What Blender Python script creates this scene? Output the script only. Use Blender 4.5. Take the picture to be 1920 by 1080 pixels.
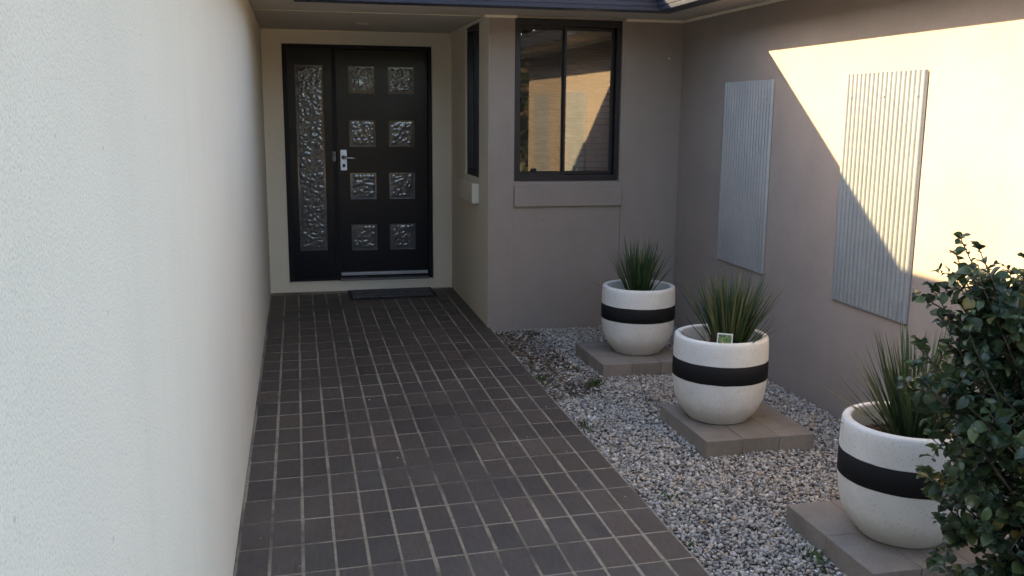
import bpy, bmesh, math, random
import numpy as np
from mathutils import Vector, Matrix, noise

random.seed(11)
rng = np.random.default_rng(5)
for o in list(bpy.data.objects):
    bpy.data.objects.remove(o, do_unlink=True)
scene = bpy.context.scene
COL = scene.collection

# ------------------------------------------------------------------ camera
CX, CH = 0.2619, 1.57
YAW, PITCH, ROLL = 0.2230, 0.1840, 0.0079
Fv = Vector((math.sin(YAW)*math.cos(PITCH), math.cos(YAW)*math.cos(PITCH), -math.sin(PITCH)))
Rv = Vector((math.cos(YAW), -math.sin(YAW), 0)); Uv = Rv.cross(Fv)
R2 = Rv*math.cos(ROLL) + Uv*math.sin(ROLL); U2 = -Rv*math.sin(ROLL) + Uv*math.cos(ROLL)
cam = bpy.data.cameras.new('camera')
cam.sensor_width = 36; cam.lens = 1772.19*36/1920; cam.clip_start = 0.02; cam.clip_end = 2000
camo = bpy.data.objects.new('camera', cam); COL.objects.link(camo)
camo.matrix_world = Matrix(((R2.x, U2.x, -Fv.x, CX), (R2.y, U2.y, -Fv.y, 0), (R2.z, U2.z, -Fv.z, CH), (0, 0, 0, 1)))
scene.camera = camo

# ------------------------------------------------------------------ light
SUN = Vector((1.0, -0.771, -0.571))
w = bpy.data.worlds.new('World'); scene.world = w; w.use_nodes = True
nt = w.node_tree; nt.nodes.clear()
sky = nt.nodes.new('ShaderNodeTexSky'); sky.sky_type = 'NISHITA'; sky.sun_disc = False
sky.sun_elevation = math.atan2(-SUN.z, math.hypot(SUN.x, SUN.y))
sky.sun_rotation = math.atan2(-SUN.x, -SUN.y)
sky.air_density = 1.0; sky.dust_density = 1.0; sky.ozone_density = 1.0
bg = nt.nodes.new('ShaderNodeBackground'); bg.inputs[1].default_value = 0.105
wo = nt.nodes.new('ShaderNodeOutputWorld')
nt.links.new(sky.outputs[0], bg.inputs[0]); nt.links.new(bg.outputs[0], wo.inputs[0])
sl = bpy.data.lights.new('sun', 'SUN'); sl.energy = 3.7; sl.angle = math.radians(0.53); sl.color = (1.0, 0.81, 0.45)
so = bpy.data.objects.new('sun', sl); COL.objects.link(so)
so.location = (-10, 12, 9); so.rotation_euler = SUN.to_track_quat('-Z', 'Y').to_euler()
scene.cycles.max_bounces = 14; scene.cycles.diffuse_bounces = 10; scene.cycles.glossy_bounces = 6
scene.view_settings.view_transform = 'Standard'; scene.view_settings.look = 'None'
scene.view_settings.gamma = 1.0; scene.view_settings.use_curve_mapping = False
scene.view_settings.exposure = 2.85
scene.view_settings.use_white_balance = True      # camera balanced for open shade
scene.view_settings.white_balance_temperature = 7400; scene.view_settings.white_balance_tint = 16

# ------------------------------------------------------------------ materials
def new_mat(name):
    m = bpy.data.materials.new(name); m.use_nodes = True
    t = m.node_tree; b = t.nodes['Principled BSDF']
    return m, t, b
def N(t, kind, **kw):
    n = t.nodes.new(kind)
    for k, v in kw.items():
        if k in n.inputs.keys(): n.inputs[k].default_value = v
        else: setattr(n, k, v)
    return n
def L(t, a, b): t.links.new(a, b)
def ramp(t, fac, stops):
    r = t.nodes.new('ShaderNodeValToRGB'); e = r.color_ramp.elements
    while len(e) < len(stops): e.new(0.5)
    for i, (p, c) in enumerate(stops):
        e[i].position = p; e[i].color = (*c, 1)
    L(t, fac, r.inputs[0]); return r.outputs[0]
def coords(t): return N(t, 'ShaderNodeNewGeometry').outputs['Position']
def bump(t, b, height, strength, dist):
    bn = N(t, 'ShaderNodeBump'); bn.inputs['Strength'].default_value = strength; bn.inputs['Distance'].default_value = dist
    L(t, height, bn.inputs['Height']); L(t, bn.outputs[0], b.inputs['Normal']); return bn
def noise_tex(t, scale, detail=3, rough=0.55, vec=None):
    n = N(t, 'ShaderNodeTexNoise'); n.inputs['Scale'].default_value = scale
    n.inputs['Detail'].default_value = detail; n.inputs['Roughness'].default_value = rough
    L(t, vec if vec is not None else coords(t), n.inputs['Vector']); return n.outputs['Fac']
def mix(t, fac, a, b, mode='MIX'):
    m = t.nodes.new('ShaderNodeMix'); m.data_type = 'RGBA'; m.blend_type = mode
    for s, v in ((m.inputs[0], fac), (m.inputs[6], a), (m.inputs[7], b)):
        if isinstance(v, (int, float)): s.default_value = v
        elif isinstance(v, tuple): s.default_value = (*v, 1)
        else: L(t, v, s)
    return m.outputs[2]

def render_wall(name, col, dark, bs=0.5):
    """acrylic texture coat: pitted fine grain, faint blotches and drip marks"""
    m, t, b = new_mat(name)
    blot = noise_tex(t, 1.7, 6, 0.68)
    c1 = ramp(t, blot, [(0.35, dark), (0.65, col)])
    grain = noise_tex(t, 240, 3, 0.6)
    g = ramp(t, grain, [(0.36, (0.84, 0.84, 0.84)), (0.5, (1, 1, 1))])
    c2 = mix(t, 1.0, c1, g, 'MULTIPLY')
    mp = N(t, 'ShaderNodeMapping'); mp.inputs['Scale'].default_value = (9, 9, 0.35); L(t, coords(t), mp.inputs['Vector'])
    st = noise_tex(t, 1.0, 4, 0.6, mp.outputs[0])
    s = ramp(t, st, [(0.25, (0.975, 0.972, 0.968)), (0.5, (1, 1, 1))])
    c3 = mix(t, 1.0, c2, s, 'MULTIPLY')
    sp = noise_tex(t, 42, 1, 0.4)
    d = ramp(t, sp, [(0.19, (0.75, 0.73, 0.71)), (0.225, (1, 1, 1))])
    c4 = mix(t, 1.0, c3, d, 'MULTIPLY')
    L(t, c4, b.inputs['Base Color']); b.inputs['Roughness'].default_value = 0.9
    b.inputs['Specular IOR Level'].default_value = 0.2
    vor = N(t, 'ShaderNodeTexVoronoi'); vor.inputs['Scale'].default_value = 190; L(t, coords(t), vor.inputs['Vector'])
    h = N(t, 'ShaderNodeMath', operation='ADD'); L(t, grain, h.inputs[0])
    h2 = N(t, 'ShaderNodeMath', operation='MULTIPLY'); h2.inputs[1].default_value = 0.5; L(t, vor.outputs['Distance'], h2.inputs[0]); L(t, h2.outputs[0], h.inputs[1])
    bump(t, b, h.outputs[0], bs, 0.0028)
    return m

M = {}
M['cream'] = render_wall('cream_render', (0.80, 0.73, 0.605), (0.765, 0.70, 0.58))
M['white_wall'] = render_wall('pale_render', (0.745, 0.70, 0.595), (0.715, 0.675, 0.575), 0.6)
M['taupe'] = render_wall('taupe_render', (0.372, 0.310, 0.268), (0.326, 0.272, 0.236))

def simple(name, col, rough=0.6, metal=0.0, spec=0.5, var=0.0, scale=8.0, bs=0.0, bscale=60, bd=0.002):
    m, t, b = new_mat(name)
    if var > 0:
        n = noise_tex(t, scale, 5, 0.6)
        lo = tuple(c*(1-var) for c in col); hi = tuple(min(1, c*(1+var)) for c in col)
        L(t, ramp(t, n, [(0.3, lo), (0.7, hi)]), b.inputs['Base Color'])
        rr = N(t, 'ShaderNodeMapRange'); rr.inputs[3].default_value = rough*0.8; rr.inputs[4].default_value = min(1, rough*1.2)
        L(t, n, rr.inputs[0]); L(t, rr.outputs[0], b.inputs['Roughness'])
    else:
        b.inputs['Base Color'].default_value = (*col, 1); b.inputs['Roughness'].default_value = rough
    b.inputs['Metallic'].default_value = metal; b.inputs['Specular IOR Level'].default_value = spec
    if bs > 0: bump(t, b, noise_tex(t, bscale, 3), bs, bd)
    return m
M['soffit'] = simple('soffit_paint', (0.58, 0.525, 0.45), 0.8, var=0.06, scale=3, bs=0.1, bscale=30)
M['bead'] = simple('bead_paint', (0.85, 0.77, 0.60), 0.6, var=0.05)
M['gutter'] = simple('steel_blue_gutter', (0.036, 0.043, 0.068), 0.5, var=0.08, scale=5)
M['roof'] = simple('roof_tile', (0.12, 0.11, 0.11), 0.8, var=0.2)
M['door'] = simple('black_door_paint', (0.0040, 0.0048, 0.0082), 0.22, spec=0.34, var=0.25, scale=6, bs=0.06, bscale=22, bd=0.003)
M['door_frame'] = simple('black_frame_paint', (0.0065, 0.0065, 0.0085), 0.45, spec=0.25, var=0.2)
M['steel'] = simple('brushed_steel', (0.62, 0.66, 0.70), 0.32, 1.0, var=0.1, scale=40)
M['plate'] = simple('satin_chrome_plate', (0.70, 0.76, 0.84), 0.42, 0.6, var=0.06, scale=60)
M['dark_plastic'] = simple('dark_plastic', (0.01, 0.011, 0.016), 0.4)
M['grey_plastic'] = simple('grey_plastic', (0.22, 0.23, 0.24), 0.45, var=0.1)
M['sill_tile'] = simple('sill_tile', (0.15, 0.14, 0.13), 0.5, var=0.2, scale=20)
M['alu'] = simple('window_aluminium', (0.013, 0.014, 0.020), 0.40, 0.0, 0.35, var=0.15)
M['blind'] = simple('dark_timber_blind', (0.27, 0.155, 0.115), 0.38, var=0.25, scale=12)
M['room'] = simple('room_dark', (0.10, 0.09, 0.08), 0.9, var=0.1)
M['mat_border'] = simple('rubber_border', (0.016, 0.016, 0.018), 0.85, var=0.3, scale=60, bs=0.5, bscale=200)
M['black_band'] = simple('black_band_paint', (0.011, 0.0105, 0.011), 0.7, spec=0.25, var=0.15, scale=30, bs=0.12, bscale=180)
M['soil'] = simple('potting_soil', (0.035, 0.025, 0.018), 0.95, var=0.4, scale=60, bs=1.0, bscale=90, bd=0.01)
M['plastic_white'] = simple('tag_plastic', (0.75, 0.75, 0.72), 0.4, var=0.03)
M['stem'] = simple('shrub_bark', (0.09, 0.065, 0.045), 0.85, var=0.25, scale=50, bs=0.4, bscale=120)
M['dry_leaf'] = simple('dry_leaf', (0.11, 0.065, 0.035), 0.8, var=0.4, scale=40)

# glass: thin pane, mirror-like coat over clear
def glass_mat(name, ior, tint, veil=0.0, rough=0.0):
    m = bpy.data.materials.new(name); m.use_nodes = True; t = m.node_tree; t.nodes.clear()
    out = N(t, 'ShaderNodeOutputMaterial'); tr = N(t, 'ShaderNodeBsdfTransparent'); tr.inputs[0].default_value = (*tint, 1)
    gl = N(t, 'ShaderNodeBsdfGlossy'); gl.inputs['Roughness'].default_value = rough; gl.inputs[0].default_value = (1, 1, 1, 1)
    fr = N(t, 'ShaderNodeFresnel'); fr.inputs['IOR'].default_value = ior
    mx = N(t, 'ShaderNodeMixShader'); L(t, fr.outputs[0], mx.inputs[0]); L(t, tr.outputs[0], mx.inputs[1]); L(t, gl.outputs[0], mx.inputs[2])
    L(t, mx.outputs[0], out.inputs[0]); return m
M['glass'] = glass_mat('window_glass', 2.7, (0.82, 0.84, 0.84))
def flyscreen():
    m = bpy.data.materials.new('insect_mesh'); m.use_nodes = True; t = m.node_tree; t.nodes.clear()
    out = N(t, 'ShaderNodeOutputMaterial'); tr = N(t, 'ShaderNodeBsdfTransparent')
    df = N(t, 'ShaderNodeBsdfDiffuse'); df.inputs[0].default_value = (0.03, 0.03, 0.03, 1)
    mx = N(t, 'ShaderNodeMixShader'); mx.inputs[0].default_value = 0.34
    L(t, tr.outputs[0], mx.inputs[1]); L(t, df.outputs[0], mx.inputs[2]); L(t, mx.outputs[0], out.inputs[0]); return m
M['screen'] = flyscreen()
m, t, b = new_mat('rippled_door_glass')
b.inputs['Base Color'].default_value = (0.060, 0.064, 0.068, 1); b.inputs['Roughness'].default_value = 0.11
b.inputs['IOR'].default_value = 1.8; b.inputs['Specular IOR Level'].default_value = 0.5
M['door_glass'] = m

def galv():
    m, t, b = new_mat('galvanised_zinc')
    v = N(t, 'ShaderNodeTexVoronoi'); v.inputs['Scale'].default_value = 95; L(t, coords(t), v.inputs['Vector'])
    sp = ramp(t, v.outputs['Color'], [(0.0, (0.43, 0.445, 0.455)), (1.0, (0.50, 0.515, 0.525))])
    n = noise_tex(t, 5, 5)
    c = mix(t, 1.0, sp, ramp(t, n, [(0.3, (0.86, 0.87, 0.88)), (0.7, (1, 1, 1))]), 'MULTIPLY')
    L(t, c, b.inputs['Base Color']); b.inputs['Metallic'].default_value = 0.6; b.inputs['Roughness'].default_value = 0.33
    return m
M['galv'] = galv()

def tile_mat():
    m, t, b = new_mat('charcoal_clay_tile')
    oi = N(t, 'ShaderNodeObjectInfo'); gi = N(t, 'ShaderNodeNewGeometry')
    ad = N(t, 'ShaderNodeMath', operation='ADD'); L(t, oi.outputs['Random'], ad.inputs[0]); L(t, gi.outputs['Random Per Island'], ad.inputs[1])
    fr = N(t, 'ShaderNodeMath', operation='FRACT'); L(t, ad.outputs[0], fr.inputs[0])
    c = ramp(t, fr.outputs[0], [(0.0, (0.075, 0.060, 0.051)), (0.35, (0.100, 0.077, 0.062)), (0.7, (0.088, 0.072, 0.061)), (1.0, (0.116, 0.084, 0.066))])
    mp = N(t, 'ShaderNodeMapping'); mp.inputs['Scale'].default_value = (1, 0.25, 1); mp.inputs['Rotation'].default_value = (0, 0, 0.5); L(t, coords(t), mp.inputs['Vector'])
    n = noise_tex(t, 60, 5, 0.65, mp.outputs[0])
    c2 = mix(t, 1.0, c, ramp(t, n, [(0.3, (0.8, 0.8, 0.8)), (0.7, (1.15, 1.13, 1.1))]), 'MULTIPLY')
    d = noise_tex(t, 2.2, 6, 0.65)
    c3 = mix(t, ramp(t, d, [(0.47, (0, 0, 0)), (0.72, (0.55, 0.55, 0.55))]), c2, (0.145, 0.12, 0.098))
    sm = noise_tex(t, 24, 4, 0.7)
    c4 = mix(t, ramp(t, sm, [(0.70, (0, 0, 0)), (0.80, (0.45, 0.45, 0.45))]), c3, (0.20, 0.18, 0.155))
    L(t, c4, b.inputs['Base Color'])
    rr = N(t, 'ShaderNodeMapRange'); rr.inputs[3].default_value = 0.42; rr.inputs[4].default_value = 0.72; L(t, d, rr.inputs[0]); L(t, rr.outputs[0], b.inputs['Roughness'])
    b.inputs['Specular IOR Level'].default_value = 0.4
    wv = N(t, 'ShaderNodeTexWave'); wv.inputs['Scale'].default_value = 22; wv.inputs['Distortion'].default_value = 9; wv.inputs['Detail'].default_value = 2; wv.inputs['Detail Scale'].default_value = 1.2
    L(t, mp.outputs[0], wv.inputs['Vector'])
    msk = ramp(t, noise_tex(t, 9, 2), [(0.45, (0, 0, 0)), (0.6, (1, 1, 1))])
    mu = mix(t, 1.0, wv.outputs['Color'], msk, 'MULTIPLY')
    ad2 = mix(t, 0.5, mu, n)
    bump(t, b, ad2, 0.35, 0.003)
    return m
M['tile'] = tile_mat()
def mortar_mat():
    m, t, b = new_mat('sandy_mortar')
    n = noise_tex(t, 1.6, 5, 0.6); n2 = noise_tex(t, 45, 4, 0.7)
    c = ramp(t, n, [(0.36, (0.115, 0.095, 0.074)), (0.55, (0.35, 0.30, 0.22))])
    c2 = mix(t, 1.0, c, ramp(t, n2, [(0.3, (0.62, 0.62, 0.62)), (0.62, (1.08, 1.08, 1.08))]), 'MULTIPLY')
    L(t, c2, b.inputs['Base Color']); b.inputs['Roughness'].default_value = 0.95
    bump(t, b, n2, 0.6, 0.004); return m
M['mortar'] = mortar_mat()
def stone_mat():
    m, t, b = new_mat('blue_grey_gravel')
    gi = N(t, 'ShaderNodeNewGeometry')
    c = ramp(t, gi.outputs['Random Per Island'], [(0.0, (0.15, 0.14, 0.135)), (0.12, (0.27, 0.255, 0.245)), (0.36, (0.41, 0.38, 0.35)), (0.6, (0.53, 0.475, 0.415)), (0.80, (0.63, 0.585, 0.52)), (0.93, (0.50, 0.36, 0.24)), (0.97, (0.76, 0.73, 0.66))])
    n = noise_tex(t, 130, 3)
    c2 = mix(t, 1.0, c, ramp(t, n, [(0.3, (0.78, 0.78, 0.78)), (0.7, (1.12, 1.12, 1.12))]), 'MULTIPLY')
    L(t, c2, b.inputs['Base Color']); b.inputs['Roughness'].default_value = 0.8; return m
M['stone'] = stone_mat()
M['bed'] = simple('gravel_bed_dirt', (0.10, 0.085, 0.07), 0.95, var=0.35, scale=30, bs=0.8, bscale=60, bd=0.01)
def paver_mat():
    m, t, b = new_mat('sandstone_concrete_paver')
    oi = N(t, 'ShaderNodeObjectInfo')
    c = ramp(t, oi.outputs['Random'], [(0, (0.245, 0.21, 0.178)), (1, (0.285, 0.243, 0.205))])
    n = noise_tex(t, 140, 3); n2 = noise_tex(t, 7, 5)
    c = mix(t, 1.0, c, ramp(t, n, [(0.3, (0.85, 0.85, 0.85)), (0.7, (1.1, 1.1, 1.1))]), 'MULTIPLY')
    c = mix(t, 1.0, c, ramp(t, n2, [(0.3, (0.78, 0.77, 0.76)), (0.6, (1.05, 1.05, 1.05))]), 'MULTIPLY')
    L(t, c, b.inputs['Base Color']); b.inputs['Roughness'].default_value = 0.88; bump(t, b, n, 0.35, 0.002); return m
M['paver'] = paver_mat()
def terrazzo():
    m, t, b = new_mat('white_terrazzo')
    tc = N(t, 'ShaderNodeTexCoord').outputs['Object']
    base = ramp(t, noise_tex(t, 9, 5, 0.6, tc), [(0.3, (0.72, 0.695, 0.64)), (0.65, (0.81, 0.79, 0.735))])
    v = N(t, 'ShaderNodeTexVoronoi'); v.inputs['Scale'].default_value = 120; L(t, tc, v.inputs['Vector'])
    spk = ramp(t, noise_tex(t, 170, 2, 0.5, tc), [(0.29, (0.55, 0.54, 0.52)), (0.36, (1, 1, 1))])
    c = mix(t, 1.0, base, spk, 'MULTIPLY')
    sep = N(t, 'ShaderNodeSeparateXYZ'); L(t, tc, sep.inputs[0])
    # splash dirt near the foot: a stain with a ragged upper edge
    rg = N(t, 'ShaderNodeMath', operation='MULTIPLY_ADD'); rg.inputs[1].default_value = -0.13; rg.inputs[2].default_value = 0.0
    L(t, noise_tex(t, 12, 4, 0.6, tc), rg.inputs[0])
    ad = N(t, 'ShaderNodeMath', operation='ADD'); L(t, sep.outputs[2], ad.inputs[0]); L(t, rg.outputs[0], ad.inputs[1])
    dm = ramp(t, ad.outputs[0], [(0.0, (1, 1, 1)), (0.05, (0, 0, 0))])
    c = mix(t, mix(t, 1.0, dm, (0.26, 0.26, 0.26), 'MULTIPLY'), c, (0.30, 0.26, 0.19))
    sc = ramp(t, noise_tex(t, 16, 5, 0.75, tc), [(0.70, (1, 1, 1)), (0.78, (0.6, 0.58, 0.55))])
    c = mix(t, 1.0, c, sc, 'MULTIPLY')
    L(t, c, b.inputs['Base Color']); b.inputs['Roughness'].default_value = 0.55
    bump(t, b, noise_tex(t, 170, 2, 0.5, tc), 0.12, 0.002); return m
M['terrazzo'] = terrazzo()
def leaf_mat(name, cols, rough=0.4, trans=0.25, island=True):
    m, t, b = new_mat(name)
    gi = N(t, 'ShaderNodeNewGeometry'); oi = N(t, 'ShaderNodeObjectInfo')
    ad = N(t, 'ShaderNodeMath', operation='ADD'); L(t, oi.outputs['Random'], ad.inputs[0]); L(t, gi.outputs['Random Per Island'], ad.inputs[1])
    fr = N(t, 'ShaderNodeMath', operation='FRACT'); L(t, ad.outputs[0], fr.inputs[0])
    c = ramp(t, fr.outputs[0], cols)
    n = noise_tex(t, 60, 3)
    c = mix(t, 1.0, c, ramp(t, n, [(0.3, (0.8, 0.8, 0.8)), (0.7, (1.15, 1.15, 1.15))]), 'MULTIPLY')
    L(t, c, b.inputs['Base Color']); b.inputs['Roughness'].default_value = rough
    tl = N(t, 'ShaderNodeBsdfTranslucent'); L(t, c, tl.inputs[0])
    mx = N(t, 'ShaderNodeMixShader'); mx.inputs[0].default_value = trans
    L(t, b.outputs[0], mx.inputs[1]); L(t, tl.outputs[0], mx.inputs[2])
    L(t, mx.outputs[0], t.nodes['Material Output'].inputs[0]); return m
M['blade'] = leaf_mat('strappy_blade', [(0, (0.026, 0.054, 0.024)), (0.5, (0.046, 0.088, 0.034)), (0.87, (0.085, 0.125, 0.045)), (0.95, (0.22, 0.18, 0.08))], 0.42, 0.2)
M['leaf'] = leaf_mat('glossy_shrub_leaf', [(0, (0.024, 0.044, 0.026)), (0.45, (0.046, 0.078, 0.038)), (0.78, (0.078, 0.118, 0.050)), (0.975, (0.125, 0.165, 0.062)), (0.996, (0.24, 0.17, 0.04))], 0.36, 0.32)
M['weed'] = leaf_mat('weed_leaf', [(0, (0.05, 0.09, 0.025)), (1, (0.09, 0.15, 0.04))], 0.6, 0.25)
M['chip'] = leaf_mat('bark_mulch', [(0, (0.06, 0.032, 0.02)), (0.6, (0.12, 0.065, 0.04)), (1, (0.21, 0.13, 0.08))], 0.9, 0.0)
M['hedge'] = leaf_mat('hedge_leaf', [(0, (0.018, 0.026, 0.014)), (1, (0.036, 0.05, 0.022))], 0.5, 0.2)
M['ground'] = simple('driveway_concrete', (0.27, 0.25, 0.22), 0.9, var=0.15, scale=1.5, bs=0.3, bscale=80)
def mat_pile():
    m, t, b = new_mat('mat_pile')
    v = N(t, 'ShaderNodeTexNoise'); v.inputs['Scale'].default_value = 34; v.inputs['Detail'].default_value = 2; v.inputs['Distortion'].default_value = 1.6; L(t, coords(t), v.inputs['Vector'])
    c = ramp(t, v.outputs['Fac'], [(0.42, (0.05, 0.05, 0.052)), (0.50, (0.20, 0.20, 0.21)), (0.60, (0.07, 0.072, 0.077))])
    L(t, c, b.inputs['Base Color']); b.inputs['Roughness'].default_value = 0.95; bump(t, b, noise_tex(t, 300, 2), 0.8, 0.004); return m
M['pile'] = mat_pile()
def tag_photo():
    m, t, b = new_mat('tag_flower_print')
    n = noise_tex(t, 190, 3, 0.6); n2 = noise_tex(t, 110, 2, 0.6)
    c = ramp(t, n, [(0.35, (0.02, 0.06, 0.02)), (0.5, (0.07, 0.15, 0.05)), (0.62, (0.26, 0.34, 0.2))])
    c = mix(t, ramp(t, n2, [(0.60, (0, 0, 0)), (0.66, (1, 1, 1))]), c, (0.75, 0.62, 0.06))
    L(t, c, b.inputs['Base Color']); b.inputs['Roughness'].default_value = 0.35; return m
M['print'] = tag_photo()

# ------------------------------------------------------------------ helpers
def link(o, parent=None):
    COL.objects.link(o)
    if parent is not None: o.parent = parent
    return o
def tag(o, label=None, cat=None, group=None, kind=None):
    if label: o['label'] = label
    if cat: o['category'] = cat
    if group: o['group'] = group
    if kind: o['kind'] = kind
    return o
def empty(name, loc=(0, 0, 0), parent=None):
    o = bpy.data.objects.new(name, None); o.empty_display_size = 0.1; o.location = loc
    return link(o, parent)
def wpos(o):
    p = Vector(o.location)
    while o.parent is not None:
        o = o.parent; p += Vector(o.location)
    return p
def mesh_obj(name, bm, mat, parent=None, smooth=False, origin=None):
    """bm is in world coordinates; the object's origin goes to `origin` (default: parent's)"""
    org = Vector(origin) if origin is not None else (wpos(parent) if parent is not None else Vector((0, 0, 0)))
    pw = wpos(parent) if parent is not None else Vector((0, 0, 0))
    bmesh.ops.translate(bm, vec=-org, verts=bm.verts)
    bmesh.ops.recalc_face_normals(bm, faces=bm.faces)
    me = bpy.data.meshes.new(name); bm.to_mesh(me); bm.free()
    if smooth:
        for p in me.polygons: p.use_smooth = True
    me.materials.append(M[mat] if isinstance(mat, str) else mat)
    o = bpy.data.objects.new(name, me); o.location = org - pw
    return link(o, parent)
def bx(bm, x0, x1, y0, y1, z0, z1, bev=0.0):
    vs = [bm.verts.new((x, y, z)) for x in (x0, x1) for y in (y0, y1) for z in (z0, z1)]
    idx = [(0, 1, 3, 2), (4, 6, 7, 5), (0, 4, 5, 1), (2, 3, 7, 6), (0, 2, 6, 4), (1, 5, 7, 3)]
    fs = [bm.faces.new([vs[i] for i in f]) for f in idx]
    if bev > 0:
        es = set(e for f in fs for e in f.edges)
        bmesh.ops.bevel(bm, geom=list(es), offset=bev, segments=1, affect='EDGES', profile=0.5)
    return vs
def box(name, mat, parent, x0, x1, y0, y1, z0, z1, bev=0.0, origin=None):
    bm = bmesh.new(); bx(bm, x0, x1, y0, y1, z0, z1, bev); return mesh_obj(name, bm, mat, parent, origin=origin)
def lathe(bm, prof, seg, cx, cy, z0=0.0, wob=0.0):
    rings = []
    for r, z in prof:
        rings.append([bm.verts.new((cx + r*math.cos(2*math.pi*i/seg), cy + r*math.sin(2*math.pi*i/seg), z0 + z)) for i in range(seg)])
    for a, b_ in zip(rings, rings[1:]):
        for i in range(seg):
            j = (i+1) % seg; bm.faces.new((a[i], a[j], b_[j], b_[i]))
    return rings
def tube(bm, pts, rads, seg=8, cap=True):
    rings = []
    for k, p in enumerate(pts):
        p = Vector(p); a = Vector(pts[max(0, k-1)]); c = Vector(pts[min(len(pts)-1, k+1)])
        d = (c - a).normalized(); u = d.orthogonal().normalized(); v = d.cross(u)
        if k > 0:
            u = (pu - d*pu.dot(d)).normalized(); v = d.cross(u)
        pu = u
        rings.append([bm.verts.new(p + (u*math.cos(2*math.pi*i/seg) + v*math.sin(2*math.pi*i/seg))*rads[k]) for i in range(seg)])
    for a, b_ in zip(rings, rings[1:]):
        for i in range(seg):
            j = (i+1) % seg; bm.faces.new((a[i], a[j], b_[j], b_[i]))
    if cap:
        bm.faces.new(rings[0][::-1]); bm.faces.new(rings[-1])

# dimensions of the place (metres)
YD, YW, XC, XR, ZS = 8.37, 6.69, 1.600, 3.051, 2.236
XLE, XRE, YE, ZG0, ZG1 = 0.444, 2.516, 5.90, 2.215, 2.335
YEND = 2.05          # front end of the right wall
YFRONT = -0.9        # front end of the left wall

# ------------------------------------------------------------------ ground
def sheet(name, mat, x0, x1, y0, y1, z):
    bm = bmesh.new(); bm.faces.new([bm.verts.new(p) for p in ((x0, y0, z), (x1, y0, z), (x1, y1, z), (x0, y1, z))])
    return mesh_obj(name, bm, mat)
g = sheet('ground', 'ground', -300, 300, -300, 300, -0.065); tag(g, kind='structure')

# path: mortar bed, clay tiles
path = empty('path', (0, 0, 0)); tag(path, kind='structure')
bm = bmesh.new(); bx(bm, 0.002, 1.612, 1.2, YD-0.001, -0.06, -0.0009)
mesh_obj('mortar_bed', bm, 'mortar', path)
SK = 0.042           # rows run slightly out of square
PX, PY = 0.1145, 0.2232
def tile_bm(bm, cx, cy, lx, ly, dz, tilt):
    b_ = 0.0018
    def P(u, v, z): return bm.verts.new((cx+u, cy+v+SK*u, z + dz + tilt[0]*u + tilt[1]*v))
    lo = [P(sx*lx, sy*ly, -0.018) for sx, sy in ((-1, -1), (1, -1), (1, 1), (-1, 1))]
    md = [P(sx*lx, sy*ly, -b_) for sx, sy in ((-1, -1), (1, -1), (1, 1), (-1, 1))]
    hi = [P(sx*(lx-b_), sy*(ly-b_), 0) for sx, sy in ((-1, -1), (1, -1), (1, 1), (-1, 1))]
    for a, c in ((lo, md), (md, hi)):
        for i in range(4):
            j = (i+1) % 4; bm.faces.new((a[i], a[j], c[j], c[i]))
    bm.faces.new(hi)
tile_meshes = []
for k in range(10):
    bm = bmesh.new()
    tile_bm(bm, 0, 0, 0.0522+random.uniform(-.0008, .0008), 0.1075+random.uniform(-.001, .001), 0, (random.uniform(-.005, .005), random.uniform(-.003, .003)))
    bmesh.ops.recalc_face_normals(bm, faces=bm.faces)
    me = bpy.data.meshes.new('tile'); bm.to_mesh(me); bm.free(); me.materials.append(M['tile']); tile_meshes.append(me)
rows = []
y = 3.328 - SK*0.12 - 0.1116 - 4*PY   # centre of a row (at x=0)
while y + 0.10 < YD:
    rows.append(y); y += PY
far = bmesh.new(); count = 0
for ri, y0 in enumerate(rows):
    for c in range(14):
        xc = 0.0655 + c*PX; yc = y0 + SK*xc
        near = 2.70 < yc and count < 300
        if yc + 0.108 > YD - 0.004:
            # last row cut against the door step
            y1 = YD - 0.006; ya = yc - 0.108
            if y1 - ya < 0.02: continue
            tile_bm(far, xc, (ya+y1)/2, 0.0522, (y1-ya)/2 - 0.003, 0, (0, 0)); continue
        if near:
            o = bpy.data.objects.new('tile', tile_meshes[random.randrange(10)])
            o.location = (xc + random.uniform(-.0014, .0014), yc + random.uniform(-.0016, .0016), random.uniform(-.0003, .0004)); link(o, path); count += 1
        else:
            tile_bm(far, xc, yc, 0.0522, 0.1075, random.uniform(-.0003, .0004), (random.uniform(-.004, .004), random.uniform(-.003, .003)))
tag(mesh_obj('tile_field', far, 'tile', path), kind='stuff')

# gravel bed and stones
def in_slab(x, y):
    for (sx, sy) in SLABS:
        if abs(x-sx) < 0.272 and abs(y-sy) < 0.275: return True
    return False
SLABS = [(2.325, 5.615), (2.375, 4.215), (2.385, 2.895)]
def bed_h(x, y): return -0.030 + 0.012*noise.noise((x*2.3, y*2.3, 0.3)) + 0.011*noise.noise((x*6, y*6, 2.1))
bm = bmesh.new(); nx, ny = 30, 90
gv = [[bm.verts.new((1.605 + (XR+0.02-1.605)*i/nx, 1.2 + (YW+0.02-1.2)*j/ny, 0)) for j in range(ny+1)] for i in range(nx+1)]
for r_ in gv:
    for v in r_: v.co.z = bed_h(v.co.x, v.co.y) - 0.008
for i in range(nx):
    for j in range(ny): bm.faces.new((gv[i][j], gv[i+1][j], gv[i+1][j+1], gv[i][j+1]))
tag(mesh_obj('gravel_bed', bm, 'bed', smooth=True), kind='structure')
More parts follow.
